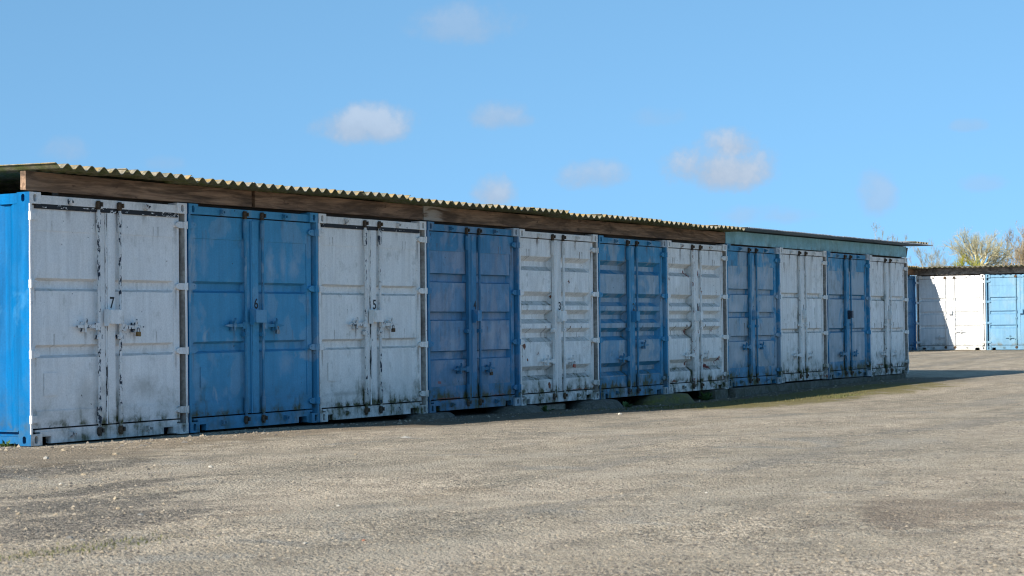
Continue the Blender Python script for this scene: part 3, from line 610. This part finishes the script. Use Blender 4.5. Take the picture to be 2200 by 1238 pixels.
for i, lab in enumerate(['sunlit white container across the yard with a slanting shadow over its left door', 'pale blue container across the yard beside the white one', 'white container across the yard beyond the pale blue one', 'pale blue container at the outer end of the yard row']):
    wht = i % 2 == 0; c = WHITE if wht else LB; fm = white2[i//2] if wht else blue2[i//2]
    container((RX0, RY0-i*PITCH, RZ0), R(-90), lab, GY, fm, fm, rodw if wht else rodb, gasket_mat('yard_seal', c, .1, 40+i), gasket_mat('yard_centre_seal', c, .1, 50+i), TY, (.42, .64), .09, None, seed=300+i*7, dep=.055, bev=.03,
              marks=None if i else [(1.235, 1.25, 1.42, 1.52)])
b = MB()
for z0_, z1_ in ((2.10, 2.22), (2.0, 2.06), (1.93, 1.96)): b.box(.13, .155, .046, .0515, z0_, z1_)
for i, lab in enumerate(['shaded blue container in the inner corner of the yard, behind the front row', 'white container of the back row, left of the inner corner one', 'blue container of the back row, third from the inner corner']):
    fm = white2[1] if i == 1 else blue3; c = WHITE if i == 1 else BLUE
    container((RX0+.05-(i+1)*PITCH, RY0+.02, RZ0), 0, lab, 'containers of the back row', fm, blue3, rodw if i == 1 else rodb, gasket_mat('back_seal', c, .1, 60+i), gasket_mat('back_centre_seal', c, .1, 70+i), TY, (.42, .64), .09, None, seed=400+i*7)
M_wood4 = wood('greyed_timber', (.19, .155, .13), (.38, .32, .27), 50)
o = beam('eaves_beam', -.3, 9.9, 2.612, 2.83, .03, .10, M_wood4, 'greyed timber eaves beam above the sunlit containers across the yard', 'beam', 'eaves timbers across the yard')
o.location = (RX0, RY0+.3, RZ0); o.rotation_euler = (0, 0, R(-90))
o = beam('eaves_beam', 0, 7.44, 2.612, 2.83, .03, .10, M_wood[1], 'brown timber eaves beam of the back row, in the inner corner of the yard', 'beam', 'eaves timbers across the yard'); o.location = (RX0-7.43, RY0+.02, RZ0)
wall_plate(fibre_roof((RX0, RY0+.4, RZ0+2.862), R(-90), 10, 'corrugated cement roof over the containers across the yard', y0=-.52), .4, 10.2, -.31, -.035)
wall_plate(fibre_roof((RX0-7.5, RY0+.02, RZ0+2.862), 0, 7, 'corrugated cement roof of the back row in the inner corner', y0=-.46), .1, 7.35, -.31, -.035)

# ------------------------------------------------------------------ blocks and pads under the row
M_conc = cement('mossy_concrete', (.15, .135, .11), (.09, .085, .05), 0., 3.)
def block(x0, x1, y0, y1, z0, z1, label, grp='concrete blocks under the far containers', name='concrete_block', cat='block'):
    b = MB(); c = .012; L = x1-x0; D_ = y1-y0; hh = z1-z0
    rings = [(0, 0), (c, 0)]
    vs = []
    for (i, z) in ((0, 0), (0, hh-c), (c, hh)):
        vs += [(i, i, z), (L-i, i, z), (L-i, D_-i, z), (i, D_-i, z)]
    fs = [(3, 2, 1, 0), (8, 9, 10, 11)]+[(4*k+j, 4*k+(j+1) % 4, 4*k+4+(j+1) % 4, 4*k+4+j) for k in range(2) for j in range(4)]
    b.add(vs, fs); o = b.build(name, M_conc, None, (x0, y0, z0)); tag(o, label, cat, grp); return o
bl = [(17.30, 17.98, -.10, 'short concrete block standing proud under the corner of the worn blue container'), (17.99, 20.43, .03, 'concrete block under the worn blue container and the white one beside it'), (20.445, 22.40, .04, 'concrete block under the white container with a rusty corner'),
      (22.415, 23.50, .03, 'short concrete block under the left door of the second container from the far end'), (23.515, 24.69, .035, 'concrete block under the right door of the second container from the far end'), (24.705, 26.95, .04, 'concrete block under the last container of the row')]
for x0, x1, y0, l in bl: block(x0, x1, y0, y0+.24, gh((x0+x1)/2, 0)-.06, -.004 if x0 < 24 else -.006, l)
M_keep = M_conc; M_conc = cement('pale_concrete', (.36, .33, .27), (.25, .23, .17), 0., 3.)
block(10.15, 11.5, .18, .34, gh(10.8, 0)-.05, -.035, 'pale concrete sleeper lying under container 3', None, 'concrete_sleeper', 'sleeper')
M_conc = M_keep
M_padm = [cement('dark_concrete_pad', (.13, .12, .10), (.08, .075, .055), 0., 9.), cement('yellow_moss_on_concrete', (.10, .09, .05), (.13, .12, .025), 0., 12.)]
def pad(cx, rx, ry, top, mat, label):
    b = MB(); n = 22; r = random.Random(int(cx*10)); z0 = gh(cx, 0)-.05; hh = top-z0; vs = []; lv = [(1, 0), (.93, .35), (.84, .7), (.74, .93), (.6, 1)]
    ph = [r.uniform(0, 6) for _ in range(4)]
    for k, (s, q) in enumerate(lv):
        for i in range(n):
            a = 2*math.pi*i/n; wv = 1+.05*math.sin(3*a+ph[0])+.04*math.sin(5*a+ph[1]+k)+r.uniform(-.02, .02)
            vs.append((rx*s*wv*math.cos(a), ry*s*wv*math.sin(a), hh*min(1, q+(r.uniform(-.03, .03) if 0 < q < 1 else 0))))
    fs = [(k*n+i, k*n+(i+1) % n, (k+1)*n+(i+1) % n, (k+1)*n+i) for k in range(len(lv)-1) for i in range(n)]+[tuple(range((len(lv)-1)*n, len(lv)*n))]
    b.add(vs, fs, 0, True); o = b.build('concrete_pad', mat, None, (cx, .12, z0)); tag(o, label, 'pad', 'rough concrete pads under the row'); return o
pad(7.5, .55, .35, -.002, M_padm[0], 'flattest dark concrete pad, at the left corner of container 4')
pad(9.84, .60, .42, -.003, M_padm[0], 'low dark concrete pad between containers 4 and 3')
pad(12.25, .68, .45, -.012, M_padm[0], 'rounded dark concrete pad between containers 3 and 2')
pad(14.72, .85, .5, -.012, M_padm[1], 'mound-like concrete pad with yellow moss between containers 2 and 1')
for x0, x1, l in ((16.6, 17.15, 'mossy concrete block under the right corner of container 1'),): block(x0, x1, -.02, .3, gh(17, 0)-.05, -.012, l, None)
struct_dark = None

# ------------------------------------------------------------------ stones, weeds, worn paint line
def stone_mesh(r, s):
    bm = bmesh.new(); bmesh.ops.create_icosphere(bm, subdivisions=1, radius=1)
    for v in bm.verts: v.co = Vector((v.co.x*s*r.uniform(.8, 1.3), v.co.y*s*r.uniform(.7, 1.1), v.co.z*s*r.uniform(.45, .7)))
    me = bpy.data.meshes.new('stone'); bm.to_mesh(me); bm.free(); return me
M_st = [plain('buff_stone', (.33, .265, .18), .9, 0, .3, 40), plain('pale_stone', (.50, .46, .39), .9, 0, .2, 40), plain('grey_stone', (.22, .21, .19), .9, 0, .3, 40), plain('brick_red_stone', (.34, .13, .07), .9, 0, .3, 40)]
ST = [(-4.05, -4.87, .035, 0), (-4.71, -5.5, .03, 0), (-3.36, -3.68, .03, 1), (-5.63, -7.7, .022, 1), (-4.3, -4.3, .028, 0), (-2.5, -3.1, .04, 0), (-5.3, -5.2, .03, 0), (-4.95, -5.9, .028, 2), (-6.05, -6.35, .03, 2), (-6.1, -6.5, .026, 2), (-1.5, -3.6, .03, 1), (.2, -3.9, .025, 0), (-5.35, -7.9, .018, 3), (-2.9, -5.6, .022, 0), (-.6, -1.7, .05, 0), (-1.3, -1.5, .045, 1), (-.3, -.75, .04, 0), (9.6, -1.75, .05, 1), (-3.8, -6.6, .02, 1), (-1.9, -8.4, .02, 1)]
for x, y, s, k in ST:
    s *= .72
    me = stone_mesh(rnd, s); me.materials.append(M_st[k]); o = obj('stone', me, None, (x, y, gh(x, y)+s*.2), rnd.uniform(0, 6))
    tag(o, 'small loose stone lying on the gravelly tarmac in the foreground', 'stone', 'loose stones on the tarmac')
me = stone_mesh(rnd, .13); me.materials.append(M_st[1]); o = obj('stone', me, None, (2.79, -2.7, gh(2.79, -2.7)-.045), .4); tag(o, 'flat pale slab fragment set in the tarmac in front of container 6', 'stone', 'loose stones on the tarmac')
pb = MB(); pr = random.Random(21)
OCT = [(0, 2, 4), (2, 1, 4), (1, 3, 4), (3, 0, 4), (2, 0, 5), (1, 2, 5), (3, 1, 5), (0, 3, 5)]
cnt = 0; cx0, cy0 = -14.02, -14.02; fx, fy = -math.sin(YAW), math.cos(YAW)
while cnt < 15000:
    dd = 8.2+22*pr.random()**1.9; lt = pr.uniform(-.29, .29)*dd
    x = cx0+fx*dd+fy*lt; y = cy0+fy*dd-fx*lt
    if y > -.15: continue
    left = 1 if (x < -1.5 and y > -7.2 and y-x > -1.6) else .45
    if pr.random() > left: continue
    s = pr.choice((.004, .005, .006, .008, .010, .014 if left == 1 else .009))*pr.uniform(.7, 1.2); z = gh(x, y)+s*.15
    q = [pr.uniform(.7, 1.3)*s for _ in range(6)]
    pb.add([(x+q[0], y+pr.uniform(-.3, .3)*s, z), (x-q[1], y, z), (x, y+q[2], z), (x, y-q[3], z), (x, y, z+q[4]*.75), (x, y, z-q[5]*.5)], OCT); cnt += 1
for _ in range(900):
    x = pr.uniform(0, 27.5); y = -abs(pr.gauss(0, .35))-.05; s = pr.choice((.008, .012, .016, .024))*pr.uniform(.6, 1.1); z = gh(x, y)+s*.05; q = [pr.uniform(.7, 1.3)*s for _ in range(6)]
    pb.add([(x+q[0], y+pr.uniform(-.3, .3)*s, z), (x-q[1], y, z), (x, y+q[2], z), (x, y-q[3], z), (x, y, z+q[4]*.75), (x, y, z-q[5]*.5)], OCT)
for _ in range(420):
    x = pr.uniform(-1.6, -.06) if pr.random() < .6 else pr.uniform(-1.6, 3.5); y = pr.uniform(-.2, 1.2) if x < -.06 else pr.uniform(-1.1, -.15)
    s = pr.choice((.012, .016, .022, .03))*pr.uniform(.6, 1.1); z = gh(x, y)+s*.1; q = [pr.uniform(.7, 1.3)*s for _ in range(6)]
    pb.add([(x+q[0], y+pr.uniform(-.3, .3)*s, z), (x-q[1], y, z), (x, y+q[2], z), (x, y-q[3], z), (x, y, z+q[4]*.75), (x, y, z-q[5]*.5)], OCT)
m, t, b_ = new_mat('mixed_chippings'); gi = t.n('ShaderNodeNewGeometry').outputs['Random Per Island']
rp = t.n('ShaderNodeValToRGB'); rp.color_ramp.elements[0].color = (.07, .062, .055, 1); rp.color_ramp.elements[1].color = (.38, .32, .24, 1)
e = rp.color_ramp.elements.new(.5); e.color = (.20, .175, .145, 1); e = rp.color_ramp.elements.new(.85); e.color = (.29, .235, .165, 1)
t.L.new(gi, rp.inputs[0]); t.L.new(rp.outputs[0], b_.inputs['Base Color']); b_.inputs['Roughness'].default_value = .95
tag(pb.build('gravel', m), 'loose stone chippings strewn over the tarmac', 'gravel', kind='stuff')

def leaf_mat(name, c1, c2):
    m, t, b = new_mat(name); gi = t.n('ShaderNodeNewGeometry').outputs['Random Per Island']; t.L.new(t.mix(gi, c1, c2), b.inputs['Base Color']); b.inputs['Roughness'].default_value = .7
    return m
M_leaf = leaf_mat('weed_leaf_green', (.03, .07, .015), (.07, .12, .025)); M_gr = leaf_mat('short_grass_green', (.06, .075, .015), (.15, .14, .05))
def weed(x, y, s, n, label):
    b = MB(); r = random.Random(int(x*100))
    for i in range(n):
        a = r.uniform(0, 6.28); el = r.uniform(.35, 1.3); L = s*r.uniform(.5, 1); wd = L*.16; d = Vector((math.cos(a)*math.cos(el), math.sin(a)*math.cos(el), math.sin(el))); sd_ = Vector((-math.sin(a), math.cos(a), 0))
        p0 = Vector((r.uniform(-.2, .2)*s, r.uniform(-.2, .2)*s, 0)); p1 = p0+d*L*.55; p2 = p0+d*L+Vector((0, 0, -.2*L))
        b.add([p0, p1+sd_*wd, p2, p1-sd_*wd], [(0, 1, 2, 3)])
    o = b.build('weed', M_leaf, None, (x, y, gh(x, y)-.005)); tag(o, label, 'weed', 'weeds along the containers')
weed(10.25, -.18, .17, 26, 'small green weed below the left door of container 3')
weed(12.95, -.12, .16, 18, 'small green weed beside the pad below container 2')
weed(16.05, -.08, .26, 34, 'leafy green weed in the gap below container 1')
weed(-.12, .22, .12, 26, 'small green weed at the near corner of container 7')
gb = MB(); r = random.Random(9)
def blades(n, cx, cy, sx, sy, hmin, hmax):
    for _ in range(n):
        x = r.gauss(cx, sx); y = r.gauss(cy, sy)
        if y > -.2 and x > 0: continue
        z = gh(x, y)-.003; L = r.uniform(hmin, hmax); a = r.uniform(0, 6.28); l = r.uniform(.1, .8)*L; wd = .005
        gb.add([(x-wd*math.sin(a), y+wd*math.cos(a), z), (x+wd*math.sin(a), y-wd*math.cos(a), z), (x+l*math.cos(a), y+l*math.sin(a), z+L)], [(0, 1, 2)])
blades(700, 16.5, -.9, 2.6, .35, .015, .04); blades(450, 17.9, -1.9, .45, .10, .02, .05); blades(300, 18.5, -1.5, 1.2, .15, .015, .04); blades(350, 12.6, -.7, 1.3, .25, .02, .05)
blades(260, -6.4, -6.8, .4, .1, .01, .03); blades(120, -.3, .5, .2, .2, .02, .06)
tag(gb.build('grass', M_gr), 'sparse short grass along the edge of the shadow', 'grass', kind='stuff')
# faded yellow line
m, t, b_ = new_mat('worn_yellow_road_paint'); P = t.n('ShaderNodeNewGeometry').outputs['Position']
b_.inputs['Base Color'].default_value = (.42, .34, .13, 1); b_.inputs['Roughness'].default_value = .9
t.put(b_.inputs['Alpha'], t.m('MULTIPLY', t.rng(t.noise(P, 24, 6, .7), .52, .62), t.rng(t.noise(P, 2.2, 3, .6), .4, .6)))
b = MB(); A = Vector((4.6, -5.3)); B = Vector((5.05, -6.75)); d = (B-A); nrm = Vector((-d.y, d.x)).normalized()*.05; vs = []
for i in range(9):
    p = A+d*i/8
    for s in (-1, 1): q = p+nrm*s; vs.append((q.x, q.y, gh(q.x, q.y)+.004))
b.add(vs, [(2*i, 2*i+1, 2*i+3, 2*i+2) for i in range(8)]); struct(b.build('painted_line', m))

# ------------------------------------------------------------------ bare trees beyond the yard
def bark(name, c1, c2): return plain(name, c1, .9, 0, .3, 3, c2, .1)
BK = {'oak': bark('oak_bark', (.42, .39, .24), (.50, .44, .27)), 'tan': bark('tan_twigs', (.36, .28, .17), (.28, .23, .15)), 'grey': bark('grey_twigs', (.33, .31, .24), (.28, .28, .2)), 'gold': bark('golden_willow_twigs', (.36, .32, .03), (.28, .29, .04)), 'rust': bark('rusty_twigs', (.27, .17, .10), (.22, .16, .11))}
def tree(label, x, y, crown, fork, kind, seed, n=(9, 6, 6, 5), up=.3, tw=.012, tr=.25, lean=0.):
    """crown = (centre height, half width, half height); limbs run from the fork to the crown's shell, twigs point outwards"""
    root = bpy.data.objects.new('bare_tree', None); col.objects.link(root); root.location = (x, y, lerp(HP, x)-.05)
    tag(root, label, 'tree', 'bare trees beyond the yard'); r = random.Random(seed); T = MB(); Cc = MB()
    cz, rx, rz = crown; S = (rx*rz)**.5; cen = Vector((lean, 0, cz)); org = Vector((lean*.4, 0, cz-rz*.7))
    def shell(k):
        while True:
            v = Vector((r.uniform(-1, 1), r.uniform(-1, 1), r.uniform(-.3, .9)))
            if .35 < v.length < 1: break
        v = v.normalized()*k*r.uniform(.85, 1.08); return cen+Vector((v.x*rx, v.y*rx, v.z*rz))
    def curve(mb_, p, q, r0, r1, seg, sides, bow):
        pts = []; L = (q-p).length
        for i in range(seg+1):
            t = i/seg; w_ = math.sin(math.pi*t)
            pts.append(p.lerp(q, t)+Vector((r.gauss(0, .035)*L*w_, r.gauss(0, .035)*L*w_, bow*L*w_+r.gauss(0, .02)*L*w_)))
        for i in range(seg): mb_.tube(pts[i], pts[i+1], r0+(r1-r0)*i/seg, r0+(r1-r0)*(i+1)/seg, sides, cap=False)
        return pts
    f0 = Vector((r.gauss(0, .05)*fork, 0, fork)); curve(T, Vector((0, 0, 0)), f0, tr, tr*.8, 3, 7, 0)
    for a in range(n[0]):
        t1 = shell(.7); st = f0+Vector((0, 0, r.uniform(0, .35)*up*rz)); l1 = curve(T, st, t1, tr*.42, tr*.14, 6, 5, .07-.12*up)
        for b in range(n[1]):
            p = l1[r.randint(3, 6)]
            d = (p-org).normalized(); t2 = p+(d+Vector((r.gauss(0, .5), r.gauss(0, .5), r.gauss(.25*up, .4)))).normalized()*S*r.uniform(.25, .5)
            l2 = curve(T, p, t2, tr*.13, tr*.06, 4, 4, .05)
            for c in range(n[2]):
                p = l2[r.randint(1, 4)]; d = (p-org).normalized(); t3 = p+(d+Vector((r.gauss(0, .5), r.gauss(0, .5), r.gauss(.35*up, .4)))).normalized()*S*r.uniform(.14, .28)
                l3 = curve(Cc, p, t3, max(tw*1.5, tr*.05), tw, 3, 3, .03)
                for e in range(n[3]):
                    p = l3[r.randint(1, 3)]; d = (t3-p+(p-org).normalized()*.4).normalized(); t4 = p+(d+Vector((r.gauss(0, .55), r.gauss(0, .55), r.gauss(.3*up, .45)))).normalized()*S*r.uniform(.07, .15)
                    curve(Cc, p, t4, tw, tw*.6, 1, 3, 0)
    T.build('trunk', BK[kind], root); Cc.build('crown', BK[kind], root); return root
tree('broad round-headed bare oak behind the roof across the yard', 232, 60.2, (9.2, 4.6, 3.3), 7.4, 'oak', 4, (20, 7, 6, 6), .1, .009, .40)
tree('tall tan bare tree at the right edge behind the yard roof', 213, 49.0, (8.0, 2.4, 4.2), 5.0, 'tan', 12, (12, 6, 6, 5), 1.0, .012, .24)
tree('rusty bare tree beyond the right edge of the yard row', 207, 44.2, (7.0, 2.8, 4.4), 2.0, 'rust', 13, (12, 6, 6, 5), .8, .012, .24)
tree('thin grey bare tree showing just right of the front row', 199.6, 56.2, (6.6, 2.1, 4.2), 1.6, 'grey', 14, (11, 6, 6, 5), 1.2, .009, .14)
tree('slender tan bare tree behind the far end of the front row roof', 217, 64.6, (6.6, 2.0, 4.2), 1.6, 'tan', 15, (9, 6, 5, 5), 1.2, .009, .14)
tree('pale bare tree between the front row and the oak', 206, 57.6, (6.4, 2.0, 4.2), 1.6, 'grey', 16, (9, 6, 5, 5), 1.2, .009, .14)
tree('leftmost bare tree top seen above the grey metal roof', 219, 69.4, (8.8, 1.8, 4.6), 3.0, 'grey', 17, (14, 6, 6, 6), 1.3, .009, .15)
tree('middle bare tree top seen above the grey metal roof', 216.3, 67.4, (8.6, 1.5, 4.5), 3.0, 'tan', 18, (12, 6, 6, 6), 1.3, .009, .15)
tree('bare tree top above the far end of the grey metal roof', 217.6, 66.0, (8.4, 1.4, 4.4), 3.0, 'grey', 19, (12, 6, 6, 6), 1.3, .009, .14)
tree('tan bare tree right of the oak, partly behind it', 244, 59.0, (8.8, 3.0, 3.8), 6.0, 'tan', 20, (11, 7, 6, 5), .6, .011, .24)
tree('bushy golden willow in front of the oak', 153, 37.6, (3.4, 1.7, 3.5), .6, 'gold', 22, (26, 10, 8, 6), .5, .011, .10)
tree('low yellowish bare shrub left of the golden willow', 162, 43.0, (3.1, 1.6, 3.2), .6, 'gold', 23, (16, 7, 6, 5), .5, .009, .09)
